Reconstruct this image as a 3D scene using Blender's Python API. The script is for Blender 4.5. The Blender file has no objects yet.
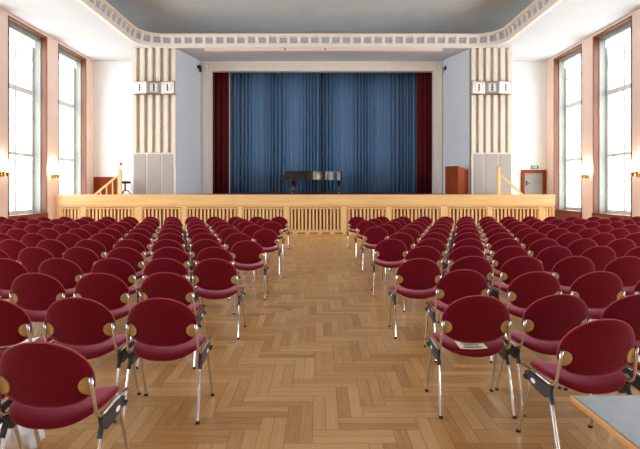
import bpy, bmesh, math, random
from mathutils import Vector, Matrix
random.seed(7)
scene = bpy.context.scene
C = scene.collection
PI = math.pi

# ------------------------------------------------------------------ materials
def lin(v):
    v /= 255.0
    return v / 12.92 if v <= 0.04045 else ((v + 0.055) / 1.055) ** 2.4
def rgb(r, g, b): return (lin(r), lin(g), lin(b), 1.0)

def base_mat(name):
    m = bpy.data.materials.new(name); m.use_nodes = True
    nt = m.node_tree
    return m, nt, nt.nodes['Principled BSDF']

def ramp(nt, fac, stops):
    n = nt.nodes.new('ShaderNodeValToRGB')
    el = n.color_ramp.elements
    while len(el) < len(stops): el.new(0.5)
    for e, (p, c) in zip(el, stops): e.position = p; e.color = c
    nt.links.new(fac, n.inputs[0])
    return n.outputs[0]

def noisy(name, c1, c2, scale=8.0, rough=0.6, stretch=(1, 1, 1), metal=0.0, bump=0.0, detail=4.0, spec=0.5):
    """two-tone noise material"""
    m, nt, p = base_mat(name)
    tc = nt.nodes.new('ShaderNodeTexCoord'); mp = nt.nodes.new('ShaderNodeMapping')
    mp.inputs['Scale'].default_value = stretch
    nt.links.new(tc.outputs['Object'], mp.inputs[0])
    no = nt.nodes.new('ShaderNodeTexNoise'); no.inputs['Scale'].default_value = scale; no.inputs['Detail'].default_value = detail
    nt.links.new(mp.outputs[0], no.inputs['Vector'])
    nt.links.new(ramp(nt, no.outputs[0], [(0.3, c1), (0.7, c2)]), p.inputs['Base Color'])
    p.inputs['Roughness'].default_value = rough; p.inputs['Metallic'].default_value = metal
    p.inputs['Specular IOR Level'].default_value = spec
    if bump:
        b = nt.nodes.new('ShaderNodeBump'); b.inputs['Strength'].default_value = bump; b.inputs['Distance'].default_value = 0.01
        nt.links.new(no.outputs[0], b.inputs['Height']); nt.links.new(b.outputs[0], p.inputs['Normal'])
    return m

def fabric(name, c1, c2, sheen, tint, scale=60.0):
    m = noisy(name, c1, c2, scale, 0.9, bump=0.25, spec=0.15)
    p = m.node_tree.nodes['Principled BSDF']
    p.inputs['Sheen Weight'].default_value = sheen; p.inputs['Sheen Tint'].default_value = tint
    p.inputs['Sheen Roughness'].default_value = 0.35
    return m

def glow(name, col, strength):
    m, nt, p = base_mat(name)
    p.inputs['Base Color'].default_value = col
    p.inputs['Emission Color'].default_value = col
    p.inputs['Emission Strength'].default_value = strength
    return m

class Nodes:
    def __init__(s, nt): s.nt = nt
    def m(s, op, a, b=None, c=None):
        n = s.nt.nodes.new('ShaderNodeMath'); n.operation = op
        for i, v in enumerate((a, b, c)):
            if v is None: continue
            if isinstance(v, (int, float)): n.inputs[i].default_value = v
            else: s.nt.links.new(v, n.inputs[i])
        return n.outputs[0]
    def mix(s, f, a, b):           # a*(1-f)+b*f
        return s.m('ADD', s.m('MULTIPLY', a, s.m('SUBTRACT', 1.0, f)), s.m('MULTIPLY', b, f))

def parquet():
    m, nt, p = base_mat('herringbone_parquet')
    N = Nodes(nt); W = 0.172; n = 3
    tc = nt.nodes.new('ShaderNodeTexCoord'); sx = nt.nodes.new('ShaderNodeSeparateXYZ')
    nt.links.new(tc.outputs['Object'], sx.inputs[0])
    u = N.m('DIVIDE', N.m('ADD', sx.outputs[0], 20.0), W); v = N.m('DIVIDE', N.m('ADD', sx.outputs[1], 20.0), W)
    i = N.m('FLOOR', u); j = N.m('FLOOR', v)
    k = N.m('FLOORED_MODULO', N.m('SUBTRACT', i, j), 2.0 * n)
    vert = N.m('GREATER_THAN', k, n - 0.5)
    i0 = N.m('SUBTRACT', i, k)
    j0 = N.m('SUBTRACT', j, N.m('SUBTRACT', 2.0 * n - 1, k))
    ln = N.mix(vert, N.m('SUBTRACT', u, i0), N.m('SUBTRACT', v, j0))
    cr = N.mix(vert, N.m('SUBTRACT', v, j), N.m('SUBTRACT', u, i))
    ida = N.mix(vert, i0, i); idb = N.mix(vert, j, j0)
    cr2 = N.m('MULTIPLY', cr, 2.0); sub = N.m('FLOOR', cr2); cr = N.m('SUBTRACT', cr2, sub); ln = N.m('MULTIPLY', ln, 2.0); n = 6
    edge = N.m('MINIMUM', N.m('MINIMUM', cr, N.m('SUBTRACT', 1.0, cr)), N.m('MINIMUM', ln, N.m('SUBTRACT', float(n), ln)))
    cx = nt.nodes.new('ShaderNodeCombineXYZ')
    nt.links.new(ida, cx.inputs[0]); nt.links.new(idb, cx.inputs[1]); nt.links.new(N.m('ADD', vert, N.m('MULTIPLY', sub, 5.0)), cx.inputs[2])
    wn = nt.nodes.new('ShaderNodeTexWhiteNoise'); wn.noise_dimensions = '3D'; nt.links.new(cx.outputs[0], wn.inputs['Vector'])
    g = nt.nodes.new('ShaderNodeCombineXYZ')
    nt.links.new(N.m('MULTIPLY', ln, 0.35), g.inputs[0]); nt.links.new(N.m('MULTIPLY', cr, 5.0), g.inputs[1])
    nt.links.new(N.m('MULTIPLY', wn.outputs[0], 97.0), g.inputs[2])
    gn = nt.nodes.new('ShaderNodeTexNoise'); gn.inputs['Scale'].default_value = 1.2; gn.inputs['Detail'].default_value = 3
    nt.links.new(g.outputs[0], gn.inputs['Vector'])
    wear = nt.nodes.new('ShaderNodeTexNoise'); wear.inputs['Scale'].default_value = 0.9; wear.inputs['Detail'].default_value = 5
    nt.links.new(tc.outputs['Object'], wear.inputs['Vector'])
    t = N.m('ADD', N.m('ADD', N.m('ADD', N.m('MULTIPLY', wn.outputs[0], 0.36), 0.1), N.m('MULTIPLY', gn.outputs[0], 0.40)), N.m('MULTIPLY', wear.outputs[0], 0.22))
    col = ramp(nt, t, [(0.22, FLOOR_A), (0.55, FLOOR_B), (0.95, FLOOR_C)])
    gap = N.m('LESS_THAN', edge, 0.028)
    mx = nt.nodes.new('ShaderNodeMix'); mx.data_type = 'RGBA'
    nt.links.new(N.m('MULTIPLY', gap, 0.5), mx.inputs[0]); nt.links.new(col, mx.inputs[6]); mx.inputs[7].default_value = rgb(70, 42, 22)
    nt.links.new(mx.outputs[2], p.inputs['Base Color'])
    nt.links.new(N.m('ADD', 0.2, N.m('MULTIPLY', wear.outputs[0], 0.22)), p.inputs['Roughness'])
    p.inputs['Specular IOR Level'].default_value = 0.5
    return m

def glass_mat():
    m = bpy.data.materials.new('window_glass'); m.use_nodes = True
    nt = m.node_tree; nt.nodes.clear()
    o = nt.nodes.new('ShaderNodeOutputMaterial'); mx = nt.nodes.new('ShaderNodeMixShader')
    t = nt.nodes.new('ShaderNodeBsdfTransparent'); g = nt.nodes.new('ShaderNodeBsdfGlossy')
    g.inputs['Roughness'].default_value = 0.02; mx.inputs[0].default_value = 0.06
    nt.links.new(t.outputs[0], mx.inputs[1]); nt.links.new(g.outputs[0], mx.inputs[2]); nt.links.new(mx.outputs[0], o.inputs[0])
    return m

def lace_mat():
    m = bpy.data.materials.new('lace'); m.use_nodes = True
    nt = m.node_tree; nt.nodes.clear()
    o = nt.nodes.new('ShaderNodeOutputMaterial'); mx = nt.nodes.new('ShaderNodeMixShader')
    d = nt.nodes.new('ShaderNodeBsdfDiffuse'); g = nt.nodes.new('ShaderNodeBsdfTranslucent')
    d.inputs[0].default_value = g.inputs[0].default_value = rgb(240, 240, 238); mx.inputs[0].default_value = 0.5
    nt.links.new(d.outputs[0], mx.inputs[1]); nt.links.new(g.outputs[0], mx.inputs[2]); nt.links.new(mx.outputs[0], o.inputs[0])
    return m

FLOOR_A, FLOOR_B, FLOOR_C = rgb(150, 101, 54), rgb(198, 149, 90), rgb(224, 181, 126)
M = {}
M['parquet'] = parquet()
M['glass'] = glass_mat(); M['lace'] = lace_mat()
M['ceiling'] = noisy('ceiling_paint', rgb(206, 211, 212), rgb(212, 216, 217), 2, 0.9)
M['coffer'] = noisy('coffer_paint', rgb(190, 197, 201), rgb(197, 203, 206), 2, 0.9)
M['peach'] = noisy('peach_paint', rgb(238, 213, 200), rgb(242, 218, 206), 2, 0.85)
M['white'] = noisy('white_plaster', rgb(240, 243, 246), rgb(244, 246, 248), 2, 0.85)
M['blue_tint'] = noisy('plaster_daylight_tint', rgb(224, 234, 245), rgb(228, 237, 247), 2, 0.85)  # blue daylight tint of the splayed walls put into the colour; switch box shares it
M['cream'] = noisy('cream_paint', rgb(240, 232, 217), rgb(244, 237, 223), 5, 0.7)
M['frame_cream'] = noisy('pale_cream_paint', rgb(240, 232, 220), rgb(244, 237, 226), 5, 0.7)
M['flute_ground'] = noisy('flute_ground', rgb(200, 191, 176), rgb(207, 198, 184), 5, 0.8)
M['frieze_blue'] = noisy('frieze_grey_blue', rgb(172, 182, 196), rgb(182, 190, 203), 6, 0.8)
M['wood_reveal'] = noisy('red_brown_wood', rgb(104, 58, 32), rgb(126, 72, 42), 6, 0.5, (1, 1, 0.15))
M['wood_dark'] = noisy('dark_red_wood', rgb(120, 62, 40), rgb(142, 78, 52), 6, 0.5, (0.15, 1, 1))
M['pale_grey'] = noisy('pale_grey_paint', rgb(146, 148, 140), rgb(156, 158, 150), 4, 0.6)
M['window_white'] = noisy('window_white_paint', rgb(222, 224, 224), rgb(230, 231, 230), 4, 0.55)
M['oak'] = noisy('light_oak', rgb(238, 194, 128), rgb(247, 210, 148), 3, 0.45, (0.25, 2, 2.5))
M['oak_vertical'] = noisy('light_oak_upright', rgb(240, 198, 134), rgb(249, 216, 158), 3, 0.45, (2.5, 2, 0.2))
M['slat_back'] = noisy('slat_backing', rgb(104, 54, 24), rgb(160, 104, 54), 5, 0.7, (2, 1, 0.3))
M['deck'] = noisy('deck_red_brown', rgb(112, 58, 48), rgb(128, 70, 58), 5, 0.5)
M['blue_curtain'] = fabric('blue_velvet', rgb(94, 130, 168), rgb(104, 138, 174), 0.15, (0.6, 0.7, 0.9, 1), 20)
M['red_curtain'] = fabric('dark_red_velvet', rgb(82, 20, 26), rgb(98, 26, 32), 0.1, (0.9, 0.5, 0.5, 1), 20)
M['maroon'] = fabric('maroon_upholstery', rgb(108, 12, 27), rgb(120, 16, 33), 0.72, (1.0, 0.38, 0.48, 1), 180)
M['rim_highlight'] = fabric('rim_highlight_fabric', rgb(172, 74, 84), rgb(184, 84, 94), 0.6, (1.0, 0.6, 0.65, 1), 120)  # lighter colour stands in for light caught on the fuzzy chair back rim
M['tan'] = noisy('tan_plywood', rgb(196, 158, 98), rgb(212, 174, 116), 40, 0.45)
M['chrome'] = noisy('chrome', rgb(214, 212, 210), rgb(224, 222, 220), 4, 0.12, metal=1.0)
M['steel'] = noisy('brushed_steel', rgb(190, 184, 174), rgb(204, 198, 188), 12, 0.38, (1, 1, 12), metal=0.75)
M['black'] = noisy('black_plastic', rgb(22, 22, 25), rgb(34, 34, 38), 20, 0.45)
M['bracket'] = noisy('dark_grey_plastic', rgb(40, 44, 52), rgb(58, 62, 70), 20, 0.4)
M['paper'] = noisy('paper', rgb(244, 244, 240), rgb(250, 250, 248), 6, 0.8)
M['leaflet'] = noisy('leaflet_paper', rgb(232, 222, 190), rgb(244, 236, 208), 6, 0.7)
M['ink'] = noisy('print_ink', rgb(120, 104, 84), rgb(140, 120, 96), 30, 0.8)
M['piano'] = noisy('black_lacquer', rgb(10, 10, 11), rgb(16, 15, 15), 4, 0.08)
M['ivory'] = noisy('ivory_keys', rgb(236, 230, 214), rgb(244, 240, 226), 6, 0.3)
M['trim_metal'] = noisy('brown_metal', rgb(120, 96, 70), rgb(140, 114, 86), 10, 0.4, metal=0.5)
M['brass'] = noisy('brass', rgb(196, 150, 70), rgb(214, 170, 92), 10, 0.25, metal=1.0)
M['lectern'] = noisy('orange_brown_veneer', rgb(132, 54, 12), rgb(150, 66, 18), 4, 0.5, (3, 3, 0.4), spec=.15)
M['door_grey'] = noisy('grey_door_paint', rgb(150, 152, 146), rgb(160, 162, 156), 4, 0.5)
M['panel_grey'] = noisy('grey_grille_cloth', rgb(176, 174, 170), rgb(190, 188, 184), 30, 0.8)
M['table_grey'] = noisy('grey_laminate', rgb(132, 142, 148), rgb(142, 151, 157), 12, 0.4)
M['table_edge'] = noisy('orange_wood_edge', rgb(196, 136, 76), rgb(212, 154, 92), 6, 0.4, (4, 0.5, 4))
M['green'] = noisy('sign_green', rgb(20, 140, 80), rgb(28, 152, 90), 10, 0.5)
M['red'] = noisy('signal_red', rgb(196, 60, 52), rgb(208, 74, 64), 10, 0.5)
M['bag'] = noisy('white_plastic_film', rgb(232, 234, 238), rgb(250, 250, 252), 14, 0.3, bump=0.5)
M['sconce'] = glow('lit_frosted_glass', (1.0, 0.80, 0.54, 1), 22.0)

# ------------------------------------------------------------------ mesh helpers
def link(name, bm, mats, parent=None, smooth=False, loc=None):
    me = bpy.data.meshes.new(name)
    bmesh.ops.recalc_face_normals(bm, faces=bm.faces[:])
    bm.to_mesh(me); bm.free()
    for m in (mats if isinstance(mats, (list, tuple)) else [mats]): me.materials.append(m)
    if smooth:
        for p in me.polygons: p.use_smooth = True
        if smooth == 'auto': me.set_sharp_from_angle(angle=math.radians(38))
    o = bpy.data.objects.new(name, me); C.objects.link(o)
    if parent: o.parent = parent
    if loc: o.location = loc
    return o

def tag(o, label=None, cat=None, group=None, kind=None):
    if label: o['label'] = label
    if cat: o['category'] = cat
    if group: o['group'] = group
    if kind: o['kind'] = kind
    return o

def thing(name, label, cat, loc=(0, 0, 0), rz=0.0, group=None, kind=None):
    o = bpy.data.objects.new(name, None); C.objects.link(o)
    o.location = loc; o.rotation_euler = (0, 0, rz); o.empty_display_size = 0.1
    return tag(o, label, cat, group, kind)

def copy_tree(o, parent=None):
    c = o.copy(); C.objects.link(c)
    if parent: c.parent = parent
    for ch in list(o.children): copy_tree(ch, c)
    return c

def box(bm, x0, x1, y0, y1, z0, z1, mi=0, bev=0.0):
    vs = [bm.verts.new((x, y, z)) for z in (z0, z1) for y in (y0, y1) for x in (x0, x1)]
    fs = [bm.faces.new([vs[i] for i in f]) for f in ((0, 2, 3, 1), (4, 5, 7, 6), (0, 1, 5, 4), (2, 6, 7, 3), (0, 4, 6, 2), (1, 3, 7, 5))]
    for f in fs: f.material_index = mi
    if bev:
        es = list({e for f in fs for e in f.edges})
        r = bmesh.ops.bevel(bm, geom=es, offset=bev, segments=2, affect='EDGES', profile=0.5)
        for f in r['faces']: f.material_index = mi
    return vs

def prism(bm, pts, axis_vec, mi=0):
    """extrude a planar polygon (list of Vectors) along axis_vec"""
    a = [bm.verts.new(p) for p in pts]; b = [bm.verts.new(Vector(p) + Vector(axis_vec)) for p in pts]
    n = len(a); fs = [bm.faces.new(a), bm.faces.new(b[::-1])]
    for i in range(n): fs.append(bm.faces.new([a[i], a[(i + 1) % n], b[(i + 1) % n], b[i]]))
    for f in fs: f.material_index = mi

def tube(bm, pts, r, seg=8, mi=0, r2=None):
    pts = [Vector(p) for p in pts]; rings = []
    n = len(pts); ref = None
    for i, p in enumerate(pts):
        t = (pts[min(i + 1, n - 1)] - pts[max(i - 1, 0)]).normalized()
        if ref is None:
            ref = Vector((0, 0, 1)) if abs(t.z) < 0.9 else Vector((1, 0, 0))
        a = (ref - t * ref.dot(t)).normalized(); ref = a; b = t.cross(a)
        rr = r if r2 is None else r + (r2 - r) * i / (n - 1)
        rings.append([bm.verts.new(p + (a * math.cos(2 * PI * s / seg) + b * math.sin(2 * PI * s / seg)) * rr) for s in range(seg)])
    for q in range(n - 1):
        for s in range(seg):
            f = bm.faces.new([rings[q][s], rings[q][(s + 1) % seg], rings[q + 1][(s + 1) % seg], rings[q + 1][s]]); f.material_index = mi
    for ring in (rings[0][::-1], rings[-1]):
        f = bm.faces.new(ring); f.material_index = mi

def lathe(bm, prof, seg=16, at=(0, 0, 0), mi=0, axis='z'):
    rings = []
    for (r, h) in prof:
        ring = []
        for s in range(seg):
            a = 2 * PI * s / seg
            p = (max(r, 1e-4) * math.cos(a), max(r, 1e-4) * math.sin(a), h)
            if axis == 'y': p = (p[0], p[2], p[1])
            ring.append(bm.verts.new((p[0] + at[0], p[1] + at[1], p[2] + at[2])))
        rings.append(ring)
    for q in range(len(rings) - 1):
        for s in range(seg):
            f = bm.faces.new([rings[q][s], rings[q][(s + 1) % seg], rings[q + 1][(s + 1) % seg], rings[q + 1][s]]); f.material_index = mi
    for ring in (rings[0][::-1], rings[-1]):
        f = bm.faces.new(ring); f.material_index = mi

def pad(bm, a, b, n, th, fn, seg=40, mi=0, lower=None):
    """upholstered pad: superellipse outline, rounded rim; fn maps (u, v, w) to a point"""
    ts = [0.0, 0.45, 0.8, 0.93, 0.985, 1.0]
    def ring(t, sgn):
        w = sgn * th / 2 * (max(0.0, 1 - t ** 9)) ** (1 / 2.2)
        out = []
        for s in range(seg):
            q = 2 * PI * s / seg; c, d = math.cos(q), math.sin(q)
            e = n if (d > 0 or lower is None) else lower
            k = (abs(c) ** e + abs(d) ** e) ** (-1 / e)
            out.append(bm.verts.new(fn(a * t * k * c, b * t * k * d, w)))
        return out
    def half(sgn, rim):
        cen = bm.verts.new(fn(0, 0, sgn * th / 2)); prev = None
        for t in ts[1:]:
            r = rim if t == 1.0 else ring(t, sgn)
            for s in range(seg):
                if prev is None: f = bm.faces.new([cen, r[s], r[(s + 1) % seg]])
                else: f = bm.faces.new([prev[s], r[s], r[(s + 1) % seg], prev[(s + 1) % seg]])
                f.material_index = mi
            prev = r
    rim = ring(1.0, 1)
    half(1, rim); half(-1, rim)

def B(): return bmesh.new()

# ------------------------------------------------------------------ key dimensions
EYE = 1.55
SL, SR = -8.84, 7.9
HW = 9.0                   # half width of the hall
YB, YR = 19.9, -7.0        # proscenium wall, rear wall
ZC = 6.64                  # soffit
SF = 16.85                 # stage front
SH = 1.36                  # stage height
def X(px, y): return (px - 320) * y / 500.0
def Z(py, y): return EYE - (py - 189) * y / 500.0

# ------------------------------------------------------------------ room shell
bm = B(); box(bm, -HW - .5, HW + .5, YR - .3, 22.3, -.2, 0)
tag(link('floor', bm, M['parquet']), 'worn oak herringbone parquet floor of the hall', 'floor', kind='structure')

WIN_W, SILL, HEAD = 2.06, 0.77, 6.56
wins = [14.42 - 2.76 * m for m in range(-1, 7)]
def side_wall(name, sg, label):
    bm = B()
    x0, x1 = sorted((sg * HW, sg * (HW + .5)))
    edges = sorted([(w, w + WIN_W) for w in wins]); y = YR - .3
    for a, b in edges:
        box(bm, x0, x1, y, a, 0, ZC + .02); y = b
    box(bm, x0, x1, y, YB + .3, 0, ZC + .02)
    for a, b in edges:
        box(bm, x0, x1, a, b, HEAD, ZC + .02); box(bm, x0, x1, a, b, 0, SILL - .05)
    return tag(link(name, bm, M['peach']), label, 'wall', kind='structure')
side_wall('wall_left', -1, 'peach painted window wall on the left of the hall')
side_wall('wall_right', 1, 'peach painted window wall on the right of the hall')
bm = B(); box(bm, -HW - .5, HW + .5, YR - .6, YR, 0, ZC + .02)
tag(link('wall_rear', bm, M['white']), 'white rear wall of the hall', 'wall', kind='structure')

# wood aprons under the windows
for sg, nm in ((-1, 'trim_1'), (1, 'trim_2')):
    bm = B()
    for w in wins[:4] + wins[4:]:
        x0, x1 = sorted((sg * (HW - .03), sg * (HW + .02)))
        if w > SF - .6: y1 = w + WIN_W
        box(bm, x0, x1, w - .02, w + WIN_W + .02, 0.0, SILL - .055)
    tag(link(nm, bm, M['wood_dark']), 'dark red wood apron boards below the windows', 'panelling', kind='structure')

# back wall around the proscenium opening
PO, PI_, PT = 4.75, 4.42, Z(71, YB)
bm = B()
box(bm, -HW - .5, -PO + .1, YB, YB + .3, 0, ZC + .02); box(bm, PO - .1, HW + .5, YB, YB + .3, 0, ZC + .02)
box(bm, -PO + .1, PO - .1, YB, YB + .3, PT + .1, ZC + .02); box(bm, -PO + .1, PO - .1, YB, YB + .3, 0, SH - .13)
tag(link('wall_back', bm, M['white']), 'white end wall with the stage opening', 'wall', kind='structure')
# stage house behind
bm = B()
box(bm, -6, 6, 22.0, 22.3, 0, 7.2); box(bm, -6.3, -6, YB + .3, 22.3, 0, 7.2); box(bm, 6, 6.3, YB + .3, 22.3, 0, 7.2); box(bm, -6.3, 6.3, YB + .3, 22.3, 7.2, 7.4); box(bm, -6, 6, YB + .3, YB + .45, ZC + .02, 7.2)
tag(link('wall_stage', bm, M['coffer']), 'dim walls behind the stage curtains', 'wall', kind='structure')
# splayed walls between pilaster and opening, daylight's blue tint put into their colour
for sg, nm in ((-1, 'wall_splay_left'), (1, 'wall_splay_right')):
    bm = B()
    g = 0 if sg < 0 else .22
    pts = [(sg * (5.2 + g), 18.12, SH + .002), (sg * (4.84 + g / 2), 19.5, SH + .002), (sg * (4.76 + g / 2), YB - .002, SH + .002), (sg * (5.3 + g), YB - .002, SH + .002)]
    prism(bm, pts, (0, 0, ZC - SH - .004))
    tag(link(nm, bm, M['blue_tint']), 'pale splayed wall beside the stage opening, daylight tint in its colour', 'wall', kind='structure')
# proscenium frame, two steps
bm = B()
for (xo, xi, y0, y1) in ((PO, 4.56, YB - .08, YB + .28), (4.58, PI_, YB - .03, YB + .28)):
    zt = PT + (xi - PI_); zo = PT + (xo - PI_)
    box(bm, -xo, -xi, y0, y1, SH, zo, bev=.012); box(bm, xi, xo, y0, y1, SH, zo, bev=.012); box(bm, -xi, xi, y0 + .001, y1, zt, zo, bev=.012)
fo = link('trim_3', bm, M['frame_cream']); fo.location.x = .1
tag(fo, 'stepped cream frame round the stage opening', 'frame', kind='structure')

# ------------------------------------------------------------------ ceiling with a rounded coffer
CW, CY0, CY1 = 6.4, -5.2, 17.82
def rrect(hw, y0, y1, r, na=14, step=.5):
    out = []
    cs = [((hw - r, y1 - r), 0), ((-hw + r, y1 - r), 1), ((-hw + r, y0 + r), 2), ((hw - r, y0 + r), 3)]
    for (c, q) in cs:
        for i in range(na + 1):
            a = q * PI / 2 + PI / 2 * i / na
            out.append((Vector((c[0] + r * math.cos(a), c[1] + r * math.sin(a), 0)), Vector((-math.cos(a), -math.sin(a), 0))))
    return out
def sweep(bm, path, prof, mis=None, z0=0.0):
    rings = [[bm.verts.new(p + n * d + Vector((0, 0, z0 + h))) for (p, n) in path] for (d, h) in prof]
    N = len(path)
    for q in range(len(prof) - 1):
        for s in range(N):
            f = bm.faces.new([rings[q][s], rings[q][(s + 1) % N], rings[q + 1][(s + 1) % N], rings[q + 1][s]])
            if mis: f.material_index = mis[q]
    return rings
path = rrect(CW, CY0, CY1, .95)
bm = B()
lo = [bm.verts.new(p + Vector((0, 0, ZC))) for p, n in path]
ou = [bm.verts.new((x, y, ZC)) for x, y in ((-HW - .5, YR - .3), (HW + .5, YR - .3), (HW + .5, YB + .3), (-HW - .5, YB + .3))]
ed = [bm.edges.new((l[i], l[(i + 1) % len(l)])) for l in (lo, ou) for i in range(len(l))]
bmesh.ops.triangle_fill(bm, use_beauty=True, edges=ed)
r = bmesh.ops.extrude_face_region(bm, geom=bm.faces[:])
for v in [g for g in r['geom'] if isinstance(g, bmesh.types.BMVert)]: v.co.z += .08
tag(link('ceiling', bm, M['ceiling']), 'white lower ceiling round the sunken coffer', 'ceiling', kind='structure')
# coffer vault
cp = rrect(CW + 1.1, CY0 - 1.1, CY1 + 1.1, 2.6)
bm = B()
prof = [(0, .08)] + [(1.55 * (1 - math.cos(t)), .30 + .95 * math.sin(t)) for t in [PI / 2 * i / 10 for i in range(11)]]
rings = sweep(bm, cp, prof, z0=ZC)
bm.faces.new(rings[-1])
tag(link('ceiling_coffer', bm, M['coffer'], smooth=True), 'grey coved ceiling inside the moulded coffer', 'ceiling', kind='structure')
# cornice moulding with brackets
bm = B()
sweep(bm, path, [(-.10, .0), (-.10, -.045), (-.03, -.06), (.03, -.06), (.05, -.01), (.06, .08), (.02, .10), (.02, .30), (.10, .315), (.15, .34), (.155, .40), (.10, .42), (-.9, .42), (-.9, .08)],
      [0, 0, 0, 0, 0, 0, 1, 0, 0, 0, 0, 0, 0], z0=ZC)
def path_pts(path, pitch):
    n = len(path); acc = 0.0; nxt = pitch / 2; out = []
    for i in range(n):
        (p, a), (q, b) = path[i], path[(i + 1) % n]; L = (q - p).length
        while L > 1e-6 and nxt <= acc + L:
            t = (nxt - acc) / L; out.append((p.lerp(q, t), a.lerp(b, t).normalized())); nxt += pitch
        acc += L
    return out
for kq, (p, n) in enumerate(path_pts(path, .375)):
    t = Vector((-n.y, n.x, 0)); w = .055
    pr = [(.0, .08), (.055, .08), (.065, .12), (.065, .2), (.10, .27), (.10, .315), (.0, .315)]
    a = [p + n * d + t * (-w) + Vector((0, 0, ZC + h)) for d, h in pr]
    prism(bm, a, t * (2 * w), 0)
tag(link('trim_4', bm, [M['cream'], M['frieze_blue']]), 'cream bracketed cornice running round the coffer', 'cornice', kind='structure')

# ------------------------------------------------------------------ windows
def window_proto():
    # local: origin on wall face at sill centre; +Y outward
    h = HEAD - SILL; w = WIN_W / 2
    t = thing('window_1', 'tall white window in the left wall beside the stage', 'window', kind='structure')
    bm = B(); box(bm, -w, -w + .05, -.012, .17, 0, h); box(bm, w - .05, w, -.012, .17, 0, h); box(bm, -w + .05, w - .05, -.012, .17, h - .05, h)
    link('wood_lining', bm, M['wood_reveal'], t)
    bm = B(); box(bm, -w, w, -.05, .45, -.05, 0, bev=.008); link('sill', bm, M['wood_reveal'], t)
    bm = B(); box(bm, -w + .001, -w + .075, .171, .44, .001, h - .001); box(bm, w - .075, w - .001, .171, .44, .001, h - .001); box(bm, -w + .075, w - .075, .171, .44, h - .12, h - .001)
    link('jamb', bm, M['pale_grey'], t)
    bm = B(); a = w - .075
    box(bm, -a, -a + .09, .40, .47, 0, h - .12); box(bm, a - .09, a, .40, .47, 0, h - .12)
    box(bm, -a + .09, a - .09, .40, .47, 0, .11); box(bm, -a + .09, a - .09, .40, .47, h - .22, h - .12)
    box(bm, -.045, .045, .395, .465, .11, h - .22)
    for zz, th in ((1.87, .10), (3.91, .17)):
        box(bm, -a + .09, -.045, .39, .47, zz - th / 2, zz + th / 2); box(bm, .045, a - .09, .39, .47, zz - th / 2, zz + th / 2)
    for zz in (4.95,):
        box(bm, -a + .09, -.045, .42, .45, zz - .02, zz + .02); box(bm, .045, a - .09, .42, .45, zz - .02, zz + .02)
    link('sash', bm, M['window_white'], t)
    bm = B(); box(bm, -a + .05, a - .05, .432, .438, .05, h - .15); link('pane', bm, M['glass'], t)
    bm = B(); box(bm, -a, a, .19, .23, h - .15, h - .10)
    for i in range(34):
        x = -a + .03 + i * (2 * a - .06) / 33; box(bm, x - .014, x + .014, .2, .22, h - .19, h - .15)
    link('curtain_rail', bm, M['pale_grey'], t)
    bm = B(); prev = None; n = 44
    for i in range(n + 1):
        x = -a + .1 + i * (2 * a - .2) / n; d = .30 + .08 * math.sin(i * 2.1) + .09 * math.sin(i * .75)
        y = .30 + .015 * math.sin(i * 1.7)
        cur = [bm.verts.new((x, y, h - .17)), bm.verts.new((x, y, h - .19 - max(.06, d * .6)))]
        if prev: bm.faces.new([prev[0], cur[0], cur[1], prev[1]])
        prev = cur
    link('lace_valance', bm, M['lace'], t, smooth=True)
    return t
wp = window_proto()
names = {}
idx = 0
for sg in (-1, 1):
    for q, w in enumerate(wins):
        o = wp if idx == 0 else copy_tree(wp)
        idx += 1
        o.name = 'window_%d' % idx
        side = 'left' if sg < 0 else 'right'
        o['label'] = 'tall white mullioned window, number %d from the stage in the %s wall' % (q + 1, side)
        o.location = (sg * HW, w + WIN_W / 2, SILL)
        o.rotation_euler = (0, 0, PI / 2 if sg < 0 else -PI / 2)
        ld = bpy.data.lights.new('window_daylight', 'AREA'); ld.shape = 'RECTANGLE'; ld.size = WIN_W - .1; ld.size_y = HEAD - SILL - .1
        ld.cycles.is_portal = True
        lo_ = bpy.data.objects.new('window_daylight', ld); C.objects.link(lo_)
        lo_.location = (sg * (HW + .56), w + WIN_W / 2, (HEAD + SILL) / 2)
        lo_.rotation_euler = Vector((sg, 0, 0)).to_track_quat('Z', 'Y').to_euler()

# ------------------------------------------------------------------ sconces
def sconce_proto():
    t = thing('wall_sconce', '', 'wall lamp')     # local: wall at y=0, room towards -Y
    bm = B(); box(bm, -.10, .10, -.02, 0, -.07, .10, bev=.006); link('back_plate', bm, M['brass'], t)
    for s in (-1, 1):
        bm = B(); tube(bm, [(s * .06, -.02, 0), (s * .075, -.07, -.03), (s * .095, -.11, -.02), (s * .10, -.12, .03)], .009)
        link('arm', bm, M['brass'], t, smooth=True)
        bm = B(); lathe(bm, [(.015, -.075), (.035, -.07), (.045, -.02), (.055, .05), (.06, .06)], 14, (s * .10, -.12, 0))
        link('cup', bm, M['brass'], t, smooth='auto')
        bm = B(); lathe(bm, [(.045, .06), (.07, .08), (.088, .18), (.095, .34), (.085, .37), (.05, .38)], 16, (s * .10, -.12, 0))
        link('glass_shade', bm, M['sconce'], t, smooth=True)
    return t
sp = sconce_proto()
SC = [(-1, 16.83, 'lit twin wall sconce between the two tall windows of the left wall'), (-1, 14.1, 'lit twin wall sconce cut by the left edge of the photo'),
      (1, 16.83, 'lit twin wall sconce between the two tall windows of the right wall'), (1, 14.1, 'lit twin wall sconce at the right edge of the photo')]
for q, (sg, y, lab) in enumerate(SC):
    o = sp if q == 0 else copy_tree(sp)
    o['label'] = lab; o['group'] = 'wall sconces on the window piers'
    o.location = (sg * HW, y, 1.98)
    o.rotation_euler = (0, 0, PI / 2 if sg < 0 else -PI / 2)

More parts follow.
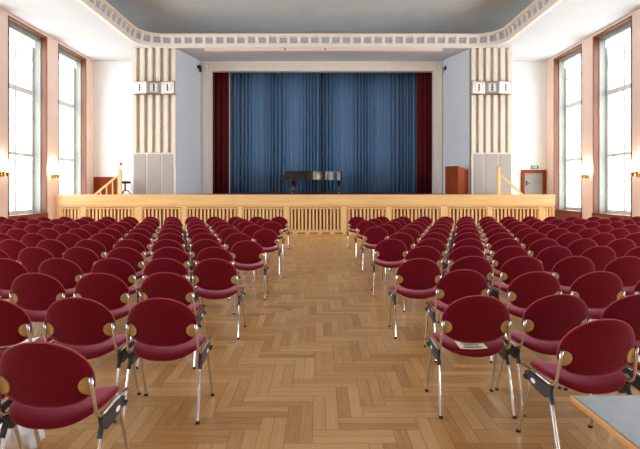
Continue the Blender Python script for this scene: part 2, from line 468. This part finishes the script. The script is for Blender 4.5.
# ------------------------------------------------------------------ stage
st = thing('stage', 'pale wood stage platform with slatted front across the end of the hall', 'stage', (0, SF, 0))
yl = lambda y: y - SF
bm = B()
box(bm, -6.95, 6.3, .25, 1.15, SH - .12, SH); box(bm, -6.95, 6.95, 1.15, 3.04, SH - .12, SH); box(bm, -4.6, 4.6, 3.04, 3.36, SH - .12, SH); box(bm, -5.9, 5.9, 3.36, 5.1, SH - .12, SH)
link('deck', bm, M['deck'], st)
bm = B(); box(bm, SL - .02, SR + .02, -.03, .25, .985, SH, bev=.012); link('edge_beam', bm, M['oak'], st)
bm = B(); box(bm, SL, SR, .08, .12, .0, .985); link('backing_board', bm, M['slat_back'], st)
bm = B(); box(bm, SL, SR, -.005, .08, .03, .13); box(bm, SL, SR, .005, .08, .93, .985)
box(bm, SL, SR, .02, .08, 0, .03)
for k in range(5):
    x = -1.05 + k * .42; box(bm, x - .13, x + .13, -.012, -.004, .045, .085, 1)
link('plinth', bm, [M['oak'], M['slat_back']], st)
PX = [(61.5, 81), (86, 135), (141.6, 182), (186.5, 237.6), (242.5, 284), (289, 341), (346.5, 386), (391.3, 440.7), (447.6, 487), (491.8, 539), (542.6, 553)]
PXm = [(X(a, SF), X(b, SF)) for a, b in PX]
prev = SL
for (a, b) in PXm + [(SR, None)]:
    bm = B(); box(bm, prev, a, -.02, .08, .13, .93, bev=.008)
    link('post', bm, M['oak_vertical'], st); prev = b
for (a, b) in PXm:
    bm = B(); fw = .035
    g = .014; box(bm, a + g, a + fw, .0, .07, .145, .915); box(bm, b - fw, b - g, .0, .07, .145, .915)
    box(bm, a + fw, b - fw, .0, .07, .145, .175); box(bm, a + fw, b - fw, .0, .07, .88, .915)
    pf = link('slat_panel', bm, M['oak'], st)
    bm = B(); n = max(3, round((b - a - 2 * fw) / .124)); pit = (b - a - 2 * fw) / n
    for i in range(n):
        x = a + fw + pit * (i + .5) + random.uniform(-.008, .008); hw = random.choice((.026, .03, .034))
        box(bm, x - hw, x + hw, .035, .06, .175, .88)
    link('slats', bm, M['oak_vertical'], pf)

# side steps behind the stage front
for sg, x0, lab in ((-1, 6.97, 'wooden side steps down from the stage on the left'), (1, 6.32, 'wooden side steps down from the stage on the right')):
    bm = B(); n = 7
    for i in range(n):
        h = SH * (n - i) / (n + 1)
        a, b = sorted((sg * (x0 + i * .26), sg * (x0 + (i + 1) * .26))); box(bm, a, b, 17.32, 17.98, 0, h)
    tag(link('stage_steps', bm, M['oak']), lab, 'steps')
# stair railings
def railing(lab, x0, sg, ztop, p0, p1, nb, ball):
    y = 17.2
    t = thing('stair_railing', lab, 'railing', (x0, y, SH + .001))
    zb = SH + .001
    bm = B(); box(bm, -.05, .05, -.05, .05, 0, ztop - zb, bev=.008); lathe(bm, [(.03, 0), (.045, .02), (.045, .05), (.02, .075)], 12, (0, 0, ztop - zb)); link('newel_post', bm, M['oak_vertical'], t)
    dx, dz = p1[0] - p0[0], p1[1] - p0[1]; L = 1.5
    e = (p0[0] + dx * L, p0[1] + dz * L)
    bm = B()
    q = [(p0[0] - x0, -.035, p0[1] - zb), (e[0] - x0, -.035, e[1] - zb), (e[0] - x0, -.035, e[1] - zb - .07), (p0[0] - x0, -.035, p0[1] - zb - .07)]
    prism(bm, [Vector(v) for v in q], (0, .07, 0)); link('handrail', bm, M['oak'], t)
    for i in range(nb):
        f = (i + 1) / (nb + .4) * 1.0
        bx = p0[0] + dx * f; bz = p0[1] + dz * f
        bm = B(); box(bm, bx - x0 - .016, bx - x0 + .016, -.016, .016, bz - zb - .86, bz - zb - .05); link('baluster', bm, M['oak_vertical'], t)
    if nb:
        bm = B(); prism(bm, [Vector((a - x0, -.02, b - zb - c)) for a, b, c in ((p0[0] + dx * .14, p0[1] + dz * .14, .80), (e[0], e[1], .80), (e[0], e[1], .92), (p0[0] + dx * .14, p0[1] + dz * .14, .92))], (0, .04, 0)); link('stringer', bm, M['oak'], t)
    bm = B(); box(bm, e[0] - x0 - .04, e[0] - x0 + .04, -.04, .04, -zb, e[1] - zb - .01); link('end_post', bm, M['oak_vertical'], t)
railing('light wood stair railing with spindles at the left end of the stage', X(121.3, 17.3), -1, Z(171, 17.3), (X(120, 17.3), Z(174, 17.3)), (X(93, 17.3), Z(196, 17.3)), 4, True)
railing('light wood stair railing without spindles in front of the right pilaster', X(497.5, 17.3), 1, Z(168, 17.3), (X(498, 17.3), Z(173, 17.3)), (X(523, 17.3), Z(195, 17.3)), 0, False)

# ------------------------------------------------------------------ fluted pilasters
def pilaster(sg, num, side):
    xa, xb = (5.2, 6.76) if sg < 0 else (5.46, 6.92)
    t = thing('pilaster', 'cream fluted pilaster on the %s of the stage opening' % side, 'pilaster', (sg * (xa + xb) / 2, 18.05, SH), kind='structure')
    w = (xb - xa) / 2; h = ZC - SH
    bm = B(); box(bm, -w, w, .06, 1.85, 0, h); link('shaft', bm, M['flute_ground'], t)
    n = 6; zb = Z(152.5, 18.05) - SH; rw = .145; pitch = (2 * w - rw) / (n - 1)
    for i in range(n):
        x = -w + rw / 2 + pitch * i
        bm = B(); box(bm, x - rw / 2, x + rw / 2, -.06, .06, zb, h, bev=.006); link('rib', bm, M['cream'], t)
    # base with three grey panels
    bm = B(); box(bm, -w, w, -.02, .06, 0, zb, bev=.01); link('base', bm, M['frame_cream'], t)
    pb = [(134, 145.7), (147.5, 160.5), (162.5, 173)]
    for (a, b) in pb:
        a2, b2 = X(a, 18.05), X(b, 18.05)
        hw = (b2 - a2) / 2 * (1 if sg < 0 else .95)
        cx = ((a2 + b2) / 2 + 5.98) * -sg * (1 if sg < 0 else .95)
        bm = B(); box(bm, cx - hw, cx + hw, -.045, -.02, .03, zb - .06, bev=.006); link('grille_panel', bm, M['panel_grey'], t)
    # folded steel band with three plates
    return t, w
def lamp_band(sg, side):
    w = .745 if sg < 0 else .71; y0 = 18.05 - .061; zt, zb = Z(82.4, 18.0), Z(94.0, 18.0)
    xc = -5.955 if sg < 0 else 6.15
    t = thing('band_lamp', 'folded steel lamp band with three white plates on the %s pilaster' % side, 'wall lamp', (xc, y0, zb), group='lamp bands on the pilasters')
    h = zt - zb
    xs = [-w, -w + .68 * w, -w + 1.35 * w, w]; ds = [-.17, -.05, -.17, -.05] if sg > 0 else [-.05, -.17, -.05, -.17]
    bm = B(); prism(bm, [Vector((-w, 0, 0))] + [Vector((x, d, 0)) for x, d in zip(xs, ds)] + [Vector((w, 0, 0))], (0, 0, h)); link('band', bm, M['steel'], t)
    bm = B(); prism(bm, [Vector((-w - .01, 0, -.03))] + [Vector((x * 1.012, d - .012, -.03)) for x, d in zip(xs, ds)] + [Vector((w + .01, 0, -.03))], (0, 0, .03))
    prism(bm, [Vector((-w - .01, 0, h))] + [Vector((x * 1.012, d - .012, h)) for x, d in zip(xs, ds)] + [Vector((w + .01, 0, h))], (0, 0, .015)); link('trim_strip', bm, M['trim_metal'], t)
    for i in range(3):
        a, b = Vector((xs[i], ds[i], 0)), Vector((xs[i + 1], ds[i + 1], 0)); u = (b - a).normalized(); nrm = Vector((u.y, -u.x, 0)); m = (a + b) / 2
        def plate(bm, hw, z0, z1, o0, o1, mi=0):
            p = [m + u * s * hw + nrm * o for s, o in ((-1, o0), (1, o0), (1, o1), (-1, o1))]
            prism(bm, [q + Vector((0, 0, z0)) for q in p], (0, 0, z1 - z0), mi)
        bm = B(); plate(bm, .125, .07, h - .07, .002, .012); pl = link('plate', bm, M['paper'], t)
        bm = B()
        for k in range(3):
            zc = h / 2 + (k - 1) * .082; plate(bm, .03, zc - .034, zc + .034, .0125, .018)
        link('slot_mark', bm, M['black'], pl)
for sg, side in ((-1, 'left'), (1, 'right')):
    pilaster(sg, 0, side); lamp_band(sg, side)

# slim white case on the ceiling in front of the opening
bm = B(); box(bm, X(205, 18.1), X(442, 18.1), 18.0, 18.2, ZC - .1, ZC - .002, bev=.012)
for px in (285, 325): box(bm, X(px, 18) - .02, X(px, 18) + .02, 17.985, 18.0, ZC - .09, ZC - .03, 1)
tag(link('screen_case', bm, [M['frame_cream'], M['bracket']]), 'long slim white case fixed to the ceiling above the stage opening', 'screen case')
# little dark spotlights by the frame
for sg, px, py, side in ((-1, 200, 67.5, 'left'), (1, 445, 68.5, 'right')):
    t = thing('spotlight', 'small dark spotlight at the top %s corner of the stage frame' % side, 'spotlight', (X(px, 19.7), 19.78, Z(py, 19.7)), group='spotlights at the stage frame')
    bm = B(); box(bm, -.02, .02, -.04, .10, -.02, .02); box(bm, -.04, .04, -.03, -.01, -.16, .05); link('bracket', bm, M['black'], t)
    bm = B(); lathe(bm, [(.06, -.24), (.07, -.22), (.07, -.06), (.04, -.04)], 12, (0, 0, 0), axis='y'); link('lamp_head', bm, M['black'], t, smooth='auto')

# ------------------------------------------------------------------ curtains
def curtain(name, label, x0, x1, y, z0, z1, mat, nf, amp, seed):
    rnd = random.Random(seed)
    ph = [rnd.uniform(0, 6.3) for _ in range(5)]
    bm = B(); n = int((x1 - x0) / .022); zs = [z0, z0 + (z1 - z0) * .35, z0 + (z1 - z0) * .7, z1]
    cols = []
    for i in range(n + 1):
        t = i / n; s = t * nf * 2 * PI
        warp = s + .9 * math.sin(t * 13 + ph[0]) + .6 * math.sin(t * 29 + ph[1])
        a = amp * (.55 + .45 * math.sin(t * 17 + ph[2]))
        d = a * (math.sin(warp) + .35 * math.sin(2 * warp + ph[3])) + .2 * amp * math.sin(t * 71 + ph[4])
        cols.append([bm.verts.new((x0 + (x1 - x0) * t, y + d * (1 - .25 * k / 3), z)) for k, z in enumerate(zs)])
    for i in range(n):
        for k in range(3): bm.faces.new([cols[i][k], cols[i + 1][k], cols[i + 1][k + 1], cols[i][k + 1]])
    o = tag(link(name, bm, mat, smooth=True), label, 'curtain')
    md = o.modifiers.new('cloth', 'SOLIDIFY'); md.thickness = .012
    return o
zt = 6.5
curtain('stage_curtain', 'blue velvet stage curtain, half drawn from the left side', X(226, 20.7), X(319, 20.7), 20.70, SH + .03, zt, M['blue_curtain'], 27, .095, 1)['group'] = 'blue stage curtains'
curtain('stage_curtain', 'blue velvet stage curtain, half drawn from the right side', X(317.5, 20.7), X(420, 20.7), 20.98, SH + .03, zt, M['blue_curtain'], 29, .095, 2)['group'] = 'blue stage curtains'
curtain('side_drape', 'dark red side drape at the left of the blue curtain', X(205, 20.35), X(228.5, 20.35), 20.36, SH + .02, zt, M['red_curtain'], 5, .06, 3)['group'] = 'dark red side drapes'
curtain('side_drape', 'dark red side drape at the right of the blue curtain', X(417, 20.35), X(442, 20.35), 20.36, SH + .02, zt, M['red_curtain'], 5, .06, 4)['group'] = 'dark red side drapes'
bm = B(); tube(bm, [(X(228.7, 20.3), 20.46, SH), (X(228.7, 20.3), 20.46, zt)], .025)
tag(link('curtain_pole', bm, M['cream']), 'thin beige upright pole between the red drape and blue curtain', 'pole')

# ------------------------------------------------------------------ grand piano
def piano():
    yp = 19.2
    t = thing('grand_piano', 'black lacquered grand piano on the stage before the blue curtain', 'piano', (X(314, yp), yp, SH))
    k = yp / 500
    xl, xr = (286 - 314) * k, (342 - 314) * k
    zt, zb = Z(172.3, yp) - SH, Z(180, yp) - SH
    # outline: keyboard end at left (xl), bent side to the audience (-y)
    def outl(g=0.0):
        pts = [(xl - g, -.70 - g), (xl - g, .72 + g)]
        pts += [(xr - .25, .72 + g), (xr - .08, .66 + g), (xr + g, .48), (xr + g, .22), (xr - .06, .03 - g)]
        m = 8
        for i in range(m + 1):
            f = i / m; x = xr - .2 - (xr - .2 - (xl + .75)) * f
            y = -.02 - .68 * (f * f * (3 - 2 * f)); pts.append((x, y - g))
        return pts
    bm = B(); prism(bm, [Vector((x, y, zb)) for x, y in outl()], (0, 0, zt - zb)); link('case', bm, M['piano'], t)
    bm = B(); prism(bm, [Vector((x, y, zt)) for x, y in outl(.02)], (0, 0, .03)); link('lid', bm, M['piano'], t)
    bm = B(); box(bm, xl - .17, xl, -.70, .72, zb + .0, zb + .10, bev=.006); box(bm, xl - .17, xl, -.74, -.68, zb, zb + .17, bev=.006); box(bm, xl - .17, xl, .70, .76, zb, zb + .17, bev=.006)
    link('keybed', bm, M['piano'], t)
    bm = B(); box(bm, xl - .15, xl - .01, -.66, .68, zb + .10, zb + .125); link('keys', bm, M['ivory'], t)
    for (x, y) in ((xl + .28, -.5), (xl + .28, .52), (xr - .10, .30)):
        bm = B(); lathe(bm, [(.025, .06), (.045, .09), (.035, .12), (.06, .42), (.075, zb - .06), (.075, zb)], 10, (x, y, 0)); lg = link('leg', bm, M['piano'], t, smooth='auto')
        bm = B(); lathe(bm, [(.035, -.025), (.035, .025)], 12, (x, y, .035), axis='y'); link('caster', bm, M['brass'], lg)
    bm = B()
    for s in (-1, 1): tube(bm, [(xl + .42, s * .1, zb), (xl + .34, s * .06, .10)], .015)
    box(bm, xl + .26, xl + .40, -.13, .13, .05, .12); link('pedal_lyre', bm, M['piano'], t)
piano()

# ------------------------------------------------------------------ lectern
yl_ = 18.3
t = thing('lectern', 'orange brown wooden lectern standing at the right side of the stage', 'lectern', (X(456, yl_), yl_, SH), math.radians(-58))
hz = Z(166.3, yl_) - SH
bm = B(); box(bm, -.31, .31, -.235, -.215, .03, hz, bev=.004); link('front_panel', bm, M['lectern'], t)
for s in (-1, 1):
    bm = B(); xx = s * .30
    prism(bm, [Vector((xx - .012, y, z)) for y, z in ((-.215, .03), (.30, .03), (.30, hz - .16), (-.215, hz - .002))], (.024, 0, 0)); link('side_panel', bm, M['lectern'], t)
bm = B(); prism(bm, [Vector((-.288, y, z)) for y, z in ((-.21, hz - .035), (.31, hz - .195), (.31, hz - .175), (-.21, hz - .012))], (.576, 0, 0)); link('reading_top', bm, M['lectern'], t)
bm = B(); box(bm, -.288, .288, -.2, .29, .45, .47); link('shelf', bm, M['lectern'], t)
bm = B(); box(bm, -.29, .29, -.22, .30, 0, .03); link('base', bm, M['wood_dark'], t)

# ------------------------------------------------------------------ stool and small things at the left stage end
t = thing('piano_stool', 'low dark stool with maroon seat behind the left newel post', 'stool', (X(124, 17.65), 17.75, SH))
bm = B(); lathe(bm, [(.15, .38), (.19, .39), (.20, .43), (.18, .46), (.1, .47)], 18); link('seat', bm, M['red_curtain'], t, smooth='auto')
bm = B(); lathe(bm, [(.035, .12), (.03, .38)], 10); link('post', bm, M['black'], t)
for a in range(3):
    q = a * 2 * PI / 3 + .5; bm = B(); tube(bm, [(0, 0, .16), (.10 * math.cos(q), .10 * math.sin(q), .12), (.19 * math.cos(q), .19 * math.sin(q), .015)], .018); link('leg', bm, M['black'], t)
bm = B(); lathe(bm, [(.02, -.04), (.045, -.036), (.055, -.02), (.055, 0)], 18, (X(121, YB), YB, Z(164, YB)), axis='y')
tag(link('alarm_button', bm, M['red'], smooth='auto'), 'small round red alarm on the white wall above the left newel post', 'alarm')
bm = B(); box(bm, X(128.5, YB), X(131.2, YB), YB - .05, YB, Z(190, YB), Z(184.5, YB), bev=.01)
tag(link('wall_switch', bm, M['blue_tint']), 'small bluish switch box on the white wall beside the left pilaster', 'switch')

# ------------------------------------------------------------------ doors
def door(name, label, xa, xb, ztop, leaf, frame, fw, handle_x):
    t = thing(name, label, 'door', ((xa + xb) / 2, YB, 0), kind='structure')
    w = (xb - xa) / 2
    bm = B(); box(bm, -w, -w + fw, -.07, 0, 0, ztop); box(bm, w - fw, w, -.07, 0, 0, ztop); box(bm, -w + fw, w - fw, -.07, 0, ztop - fw, ztop); link('door_frame', bm, frame, t)
    bm = B(); box(bm, -w + fw, w - fw, -.035, 0, 0, ztop - fw, bev=.004); lf = link('door_leaf', bm, leaf, t)
    bm = B(); tube(bm, [(handle_x, -.035, 1.78), (handle_x, -.09, 1.78), (handle_x + .11, -.09, 1.78)], .012); box(bm, handle_x - .025, handle_x + .025, -.045, -.035, 1.68, 1.88); link('door_handle', bm, M['black'], lf)
door('door_1', 'brown wooden door behind the left stair railing', -8.97, X(117, YB), Z(177, YB), M['lectern'], M['lectern'], .06, .3)
door('door_2', 'grey door in a brown frame at the right end of the stage', X(521, YB), 8.97, Z(170, YB), M['door_grey'], M['lectern'], .12, -.28)
xs_ = X(534.5, YB)
t = thing('exit_sign', 'small green and white escape sign above the grey door', 'sign', (xs_, YB, Z(167.3, YB)))
bm = B(); box(bm, -.15, .15, -.025, 0, -.065, .065, bev=.004); link('sign_board', bm, M['green'], t)
bm = B(); y = -.029
def flat(pts): prism(bm, [Vector((a, -.0255, b)) for a, b in pts], (0, -.004, 0))
flat([(.02, -.045), (.075, -.045), (.075, .045), (.02, .045)])
flat([(-.12, .0), (-.09, .03), (-.09, .012), (-.055, .012), (-.055, -.012), (-.09, -.012), (-.09, -.03)])
flat([(-.03, .045), (-.015, .045), (-.015, .03), (-.03, .03)])
flat([(-.045, .02), (-.01, .025), (.0, .0), (-.02, -.01), (-.005, -.045), (-.018, -.045), (-.035, -.012), (-.05, -.03), (-.055, -.022), (-.035, .0)])
link('pictogram', bm, M['paper'], t)

# ------------------------------------------------------------------ chairs
def chair_proto(near):
    t = thing('conference_chair', '', 'chair')
    bm = B()
    def sfn(u, v, w):
        z = .437 + .62 * u * u + w
        if v > .11: z -= 1.6 * (v - .11) ** 2
        if v < -.12: z -= 1.8 * (v + .12) ** 2
        return (u, v + .015, z)
    pad(bm, .235, .225, 3.0, .05, sfn, 44 if near else 28)
    link('seat', bm, M['maroon'], t, smooth=True)
    bm = B(); tl = math.tan(math.radians(13))
    def bfn(u, v, w):
        v *= 1.15 if v > 0 else .90
        return (u, -.208 - (v - .015) * tl + .75 * u * u + w, .645 + v)
    pad(bm, .232, .165, 2.05, .036, bfn, 48 if near else 30, lower=2.6)
    bk = link('backrest', bm, M['maroon'], t, smooth=True)
    bm = B(); n = 48 if near else 30; rim = []  # thin tube added round the back as its painted rim highlight
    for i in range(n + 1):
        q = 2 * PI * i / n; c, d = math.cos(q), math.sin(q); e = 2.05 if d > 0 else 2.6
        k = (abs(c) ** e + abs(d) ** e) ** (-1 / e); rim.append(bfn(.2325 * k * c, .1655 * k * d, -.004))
    tube(bm, rim, .0045, 6); tag(link('rim_highlight', bm, M['rim_highlight'], bk, smooth=True), 'lighter red tube added as rim highlight')
    for s in (-1, 1):
        bm = B()
        # round tan pivot plate on the back's rear face
        cx, cz = s * .210, .606
        def pt(r, a, o):
            u = cx + r * math.cos(a); u = s * min(s * u, cx * s + .012 * r / .045)
            v = (cz + r * math.sin(a) - .645) / .90
            return bfn(u, v, -.018 - o)
        n = 24
        o_ = [bm.verts.new(pt(.045, 2 * PI * i / n, -.012)) for i in range(n)]
        a_ = [bm.verts.new(pt(.045, 2 * PI * i / n, .003)) for i in range(n)]
        b_ = [bm.verts.new(pt(.040, 2 * PI * i / n, .006)) for i in range(n)]
        for i in range(n):
            j = (i + 1) % n
            bm.faces.new([o_[i], o_[j], a_[j], a_[i]]); bm.faces.new([a_[i], a_[j], b_[j], b_[i]])
        bm.faces.new(b_)
        bmesh.ops.remove_doubles(bm, verts=bm.verts[:], dist=1e-5)
        tag(link('pivot_plate', bm, M['tan'], t), 'round tan pivot plate')
        bm = B()
        tube(bm, [(s * .226, -.196, .655), (s * .229, -.187, .60), (s * .233, -.172, .52), (s * .236, -.160, .468), (s * .239, -.135, .442), (s * .243, -.10, .437), (s * .248, .02, .452), (s * .248, .15, .452), (s * .245, .19, .445)], .0105, 8)
        if near: lathe(bm, [(.0108, 0), (.0108, .005), (.004, .008)], 10, (s * .226, -.196, .654), 1)
        link('back_tube', bm, [M['chrome'], M['black']], t, smooth=True)
        bm = B()
        prism(bm, [Vector((s * .240 - .011, y, z)) for y, z in ((-.125, .425), (.12, .437), (.155, .42), (.13, .385), (.04, .355), (-.07, .345), (-.115, .385))], (.022, 0, 0))
        tube(bm, [(s * .243, .105, .39), (s * .259, .125, .385), (s * .262, .14, .405)], .009, 6)
        tube(bm, [(s * .240, -.095, .41), (s * .241, -.135, .33)], .0145, 8)
        br = link('side_bracket', bm, M['bracket'], t)
        if near:
            bm = B(); y0, z0 = .055, .395
            p = [Vector((s * .2515, y0 + .026 * math.cos(q), z0 + .014 * math.sin(q))) for q in [2 * PI * i / 12 for i in range(12)]]
            prism(bm, p, (s * .0012, 0, 0)); link('sticker', bm, M['paper'], br)
        for (y0, y1) in ((-.10, -.225), (.09, .235)):
            bm = B(); a = Vector((s * .240, y0, .405)); b = Vector((s * .249, y1, .0)); d = (b - a).normalized()
            tube(bm, [a, a.lerp(b, .965)], .0108, 8)
            if not near: tube(bm, [a.lerp(b, .965), a.lerp(b, .999)], .0135, 6, 1)
            lg = link('leg', bm, [M['chrome'], M['black']], t, smooth='auto')
            if near:
                bm = B(); tube(bm, [a.lerp(b, .955), a.lerp(b, .999)], .0138, 8); link('foot_cap', bm, M['black'], lg, smooth='auto')
    return t
near_p, far_p = chair_proto(True), chair_proto(False)
ORD = 'first second third fourth fifth sixth seventh eighth ninth tenth eleventh twelfth thirteenth fourteenth'.split()
SPECIAL = {('l', 0, 0): (-1.315, 2.40, -1), ('l', 0, 1): (-1.88, 2.37, 0), ('r', 0, 0): (1.54, 2.81, 7), ('r', 0, 1): (2.15, 2.87, 4),
           ('l', 1, 0): (-1.055, 3.34, 0), ('l', 1, 1): (-1.615, 3.36, 0), ('l', 1, 2): (-2.17, 3.34, 0),
           ('l', 2, 0): (-1.33, 4.35, 0), ('l', 3, 0): (-1.09, 5.2, 0), ('l', 5, 0): (-1.02, 7.02, 0), ('l', 7, 0): (-.98, 9.0, 0),
           ('r', 1, 0): (1.066, 3.42, 0), ('r', 1, 1): (1.625, 3.46, 3), ('r', 1, 2): (2.16, 3.46, 4), ('r', 2, 0): (1.28, 4.5, 0), ('r', 3, 0): (1.03, 5.22, 0),
           ('r', 5, 0): (1.035, 7.25, -2), ('r', 7, 0): (1.06, 9.5, 0), ('r', 9, 0): (1.06, 11.3, 0), ('r', 11, 0): (.97, 13.0, 0)}
rnd = random.Random(11); used = {True: False, False: False}
seat_at = {}
for k in range(12):
    zt_ = 2.36 + .967 * k
    for side, sg in (('l', -1), ('r', 1)):
        nseat = 13 if k % 2 == 0 else 14
        rowdx, rowdz = rnd.uniform(-.02, .02), rnd.uniform(-.03, .03)
        for i in range(nseat):
            x = sg * ((1.32 if k % 2 == 0 else 1.06) + .555 * i + rowdx) + rnd.uniform(-.003, .003); y = zt_ + rowdz + rnd.uniform(-.014, .014) + (.10 if sg > 0 and k > 0 else 0); rz = rnd.uniform(-.8, .8)
            if (side, k, i) in SPECIAL: x, y, rz = SPECIAL[(side, k, i)]
            if abs(x) > .64 * y + .42: continue
            near = k <= 3
            p = near_p if near else far_p
            if used[near]: o = copy_tree(p)
            else: o = p; used[near] = True
            o.location = (x, y + .18, 0); o.rotation_euler = (0, 0, math.radians(rz))
            o['group'] = 'maroon chairs in rows facing the stage'
            o['label'] = 'maroon chair in the %s block, %s row from the stage, %s seat from the aisle' % ('left' if sg < 0 else 'right', ORD[11 - k], ORD[i])
            seat_at[(side, k, i)] = (o, Vector((x, y + .18, 0)), math.radians(rz))
def relabel(key, lab):
    if key in seat_at: seat_at[key][0]['label'] = lab
relabel(('l', 0, 0), 'large maroon chair nearest the camera, at the bottom left corner of the photo')
relabel(('r', 0, 0), 'maroon chair turned slightly inward beside the grey table')
relabel(('r', 1, 0), 'maroon aisle chair with a printed leaflet on its seat')
relabel(('l', 1, 2), 'maroon chair with a white sheet of paper on its seat, at the left edge')

# things lying on seats
def sheet(name, label, cat, key, w, d, off, rz, mat, lines=0):
    o, p, r = seat_at[key]
    bm = B(); n = 6; top, bot = [], []
    for j in range(2):
        for i in range(n + 1):
            u = -w / 2 + w * i / n; v = (-d / 2, d / 2)[j]
            c, s = math.cos(rz), math.sin(rz); x, y = off[0] + u * c - v * s, off[1] + u * s + v * c
            z = .437 + .62 * x * x + .0255 + .007
            yy = y - .015
            if yy < -.12: z -= 1.8 * (yy + .12) ** 2
            top.append(bm.verts.new((x, y, z + .003))); bot.append(bm.verts.new((x, y, z)))
    m = n + 1
    for i in range(n):
        bm.faces.new([top[i], top[i + 1], top[m + i + 1], top[m + i]]); bm.faces.new([bot[i], bot[i + 1], bot[m + i + 1], bot[m + i]])
        bm.faces.new([top[i], top[i + 1], bot[i + 1], bot[i]]); bm.faces.new([top[m + i], top[m + i + 1], bot[m + i + 1], bot[m + i]])
    for i in (0, n): bm.faces.new([top[i], top[m + i], bot[m + i], bot[i]])
    if lines:
        for q in range(lines):
            v = d * (.36 - .72 * q / (lines - 1)); L = w * (.34 if q % 2 else .28)
            pv = None
            for i in range(5):
                u = -L + 2 * L * i / 4; c, s = math.cos(rz), math.sin(rz)
                pr = []
                for dv in (-.006, .006):
                    x, y = off[0] + u * c - (v + dv) * s, off[1] + u * s + (v + dv) * c
                    z = .437 + .62 * x * x + .0255 + .0108
                    yy = y - .015
                    if yy < -.12: z -= 1.8 * (yy + .12) ** 2
                    pr.append(bm.verts.new((x, y, z)))
                if pv: bm.faces.new([pv[0], pr[0], pr[1], pv[1]]).material_index = 1
                pv = pr
    ob = tag(link(name, bm, [mat, M['ink']]), label, cat)
    ob.location = p; ob.rotation_euler = (0, 0, r)
sheet('leaflet', 'cream printed leaflet lying on the seat of the right aisle chair', 'leaflet', ('r', 1, 0), .19, .13, (-.02, -.125), .06, M['leaflet'], 4)
sheet('paper_sheet', 'white sheet of paper on the chair seat at the left edge', 'paper', ('l', 1, 2), .29, .16, (.03, -.03), .2, M['paper'])

sheet('paper_sheet', 'white sheet of paper on the chair seat at the right edge above the grey table', 'paper', ('r', 0, 1), .21, .15, (-.11, .08), .1, M['paper'])

# plastic bag under the nearest chair
bm = B(); bmesh.ops.create_icosphere(bm, subdivisions=4, radius=1)
from mathutils import noise
for v in bm.verts:
    p = v.co.copy(); q = 1 + .28 * noise.noise(p * 1.7 + Vector((3, 1, 2))) + .16 * noise.noise(p * 4.5) + .07 * noise.noise(p * 10)
    w = 1 - .45 * max(0, p.z)
    v.co = Vector((p.x * .12 * q * w, p.y * .11 * q * w, max(0.0, .145 + p.z * .15 * q)))
o = tag(link('plastic_bag', bm, M['bag'], smooth=True), 'crumpled white plastic bag on the floor between chair rows at the left edge', 'bag'); o.location = (-1.75, 2.93, 0.002)

# ------------------------------------------------------------------ table at the lower right
t = thing('table', 'grey topped table with a wooden edge at the bottom right corner', 'table', (.982, 1.97, 0), math.radians(1))
L, Wd, Ht = 1.35, 1.3, .74   # x, depth towards camera
bm = B(); box(bm, .012, L - .012, -Wd + .012, -.012, Ht - .022, Ht, bev=.002); link('tabletop', bm, M['table_grey'], t)
bm = B(); box(bm, 0, .0115, -Wd, 0, Ht - .024, Ht - .001, bev=.005); box(bm, L - .0115, L, -Wd, 0, Ht - .024, Ht - .001, bev=.005); box(bm, .0115, L - .0115, -.0115, 0, Ht - .024, Ht - .001, bev=.005); box(bm, .0115, L - .0115, -Wd, -Wd + .0115, Ht - .024, Ht - .001, bev=.005)
tag(link('edge_band', bm, M['table_edge'], t), 'orange brown wooden edge')
bm = B(); box(bm, .35, L - .35, -.37, -.34, Ht - .09, Ht - .0245); box(bm, .35, L - .35, -Wd + .34, -Wd + .37, Ht - .09, Ht - .0245); link('apron', bm, M['bracket'], t)
for x in (.36, L - .36):
    for y in (-.36, -Wd + .36):
        bm = B(); tube(bm, [(x, y, Ht - .03), (x, y, 0)], .02, 12); link('leg', bm, M['chrome'], t, smooth='auto')

# ------------------------------------------------------------------ world, camera, view
w = bpy.data.worlds.new('sky'); scene.world = w; w.use_nodes = True
bg = w.node_tree.nodes['Background']; bg.inputs[0].default_value = (.90, .95, 1.0, 1); bg.inputs[1].default_value = 7.0
cam = bpy.data.cameras.new('camera'); co = bpy.data.objects.new('camera', cam); C.objects.link(co)
co.location = (0, 0, EYE); co.rotation_euler = (PI / 2, 0, 0)
cam.sensor_width = 36; cam.lens = 500 / 640 * 36; cam.shift_y = -35.5 / 640; cam.clip_start = .05; cam.clip_end = 200
scene.camera = co
vs = scene.view_settings
vs.view_transform = 'Standard'; vs.look = 'None'; vs.gamma = 1.0; vs.use_curve_mapping = False; vs.exposure = 0.25
scene.cycles.use_denoising = True
scene.cycles.max_bounces = 10; scene.cycles.diffuse_bounces = 6; scene.cycles.glossy_bounces = 4; scene.cycles.transparent_max_bounces = 12
scene.cycles.caustics_reflective = False; scene.cycles.caustics_refractive = False
scene.cycles.sample_clamp_indirect = 10.0
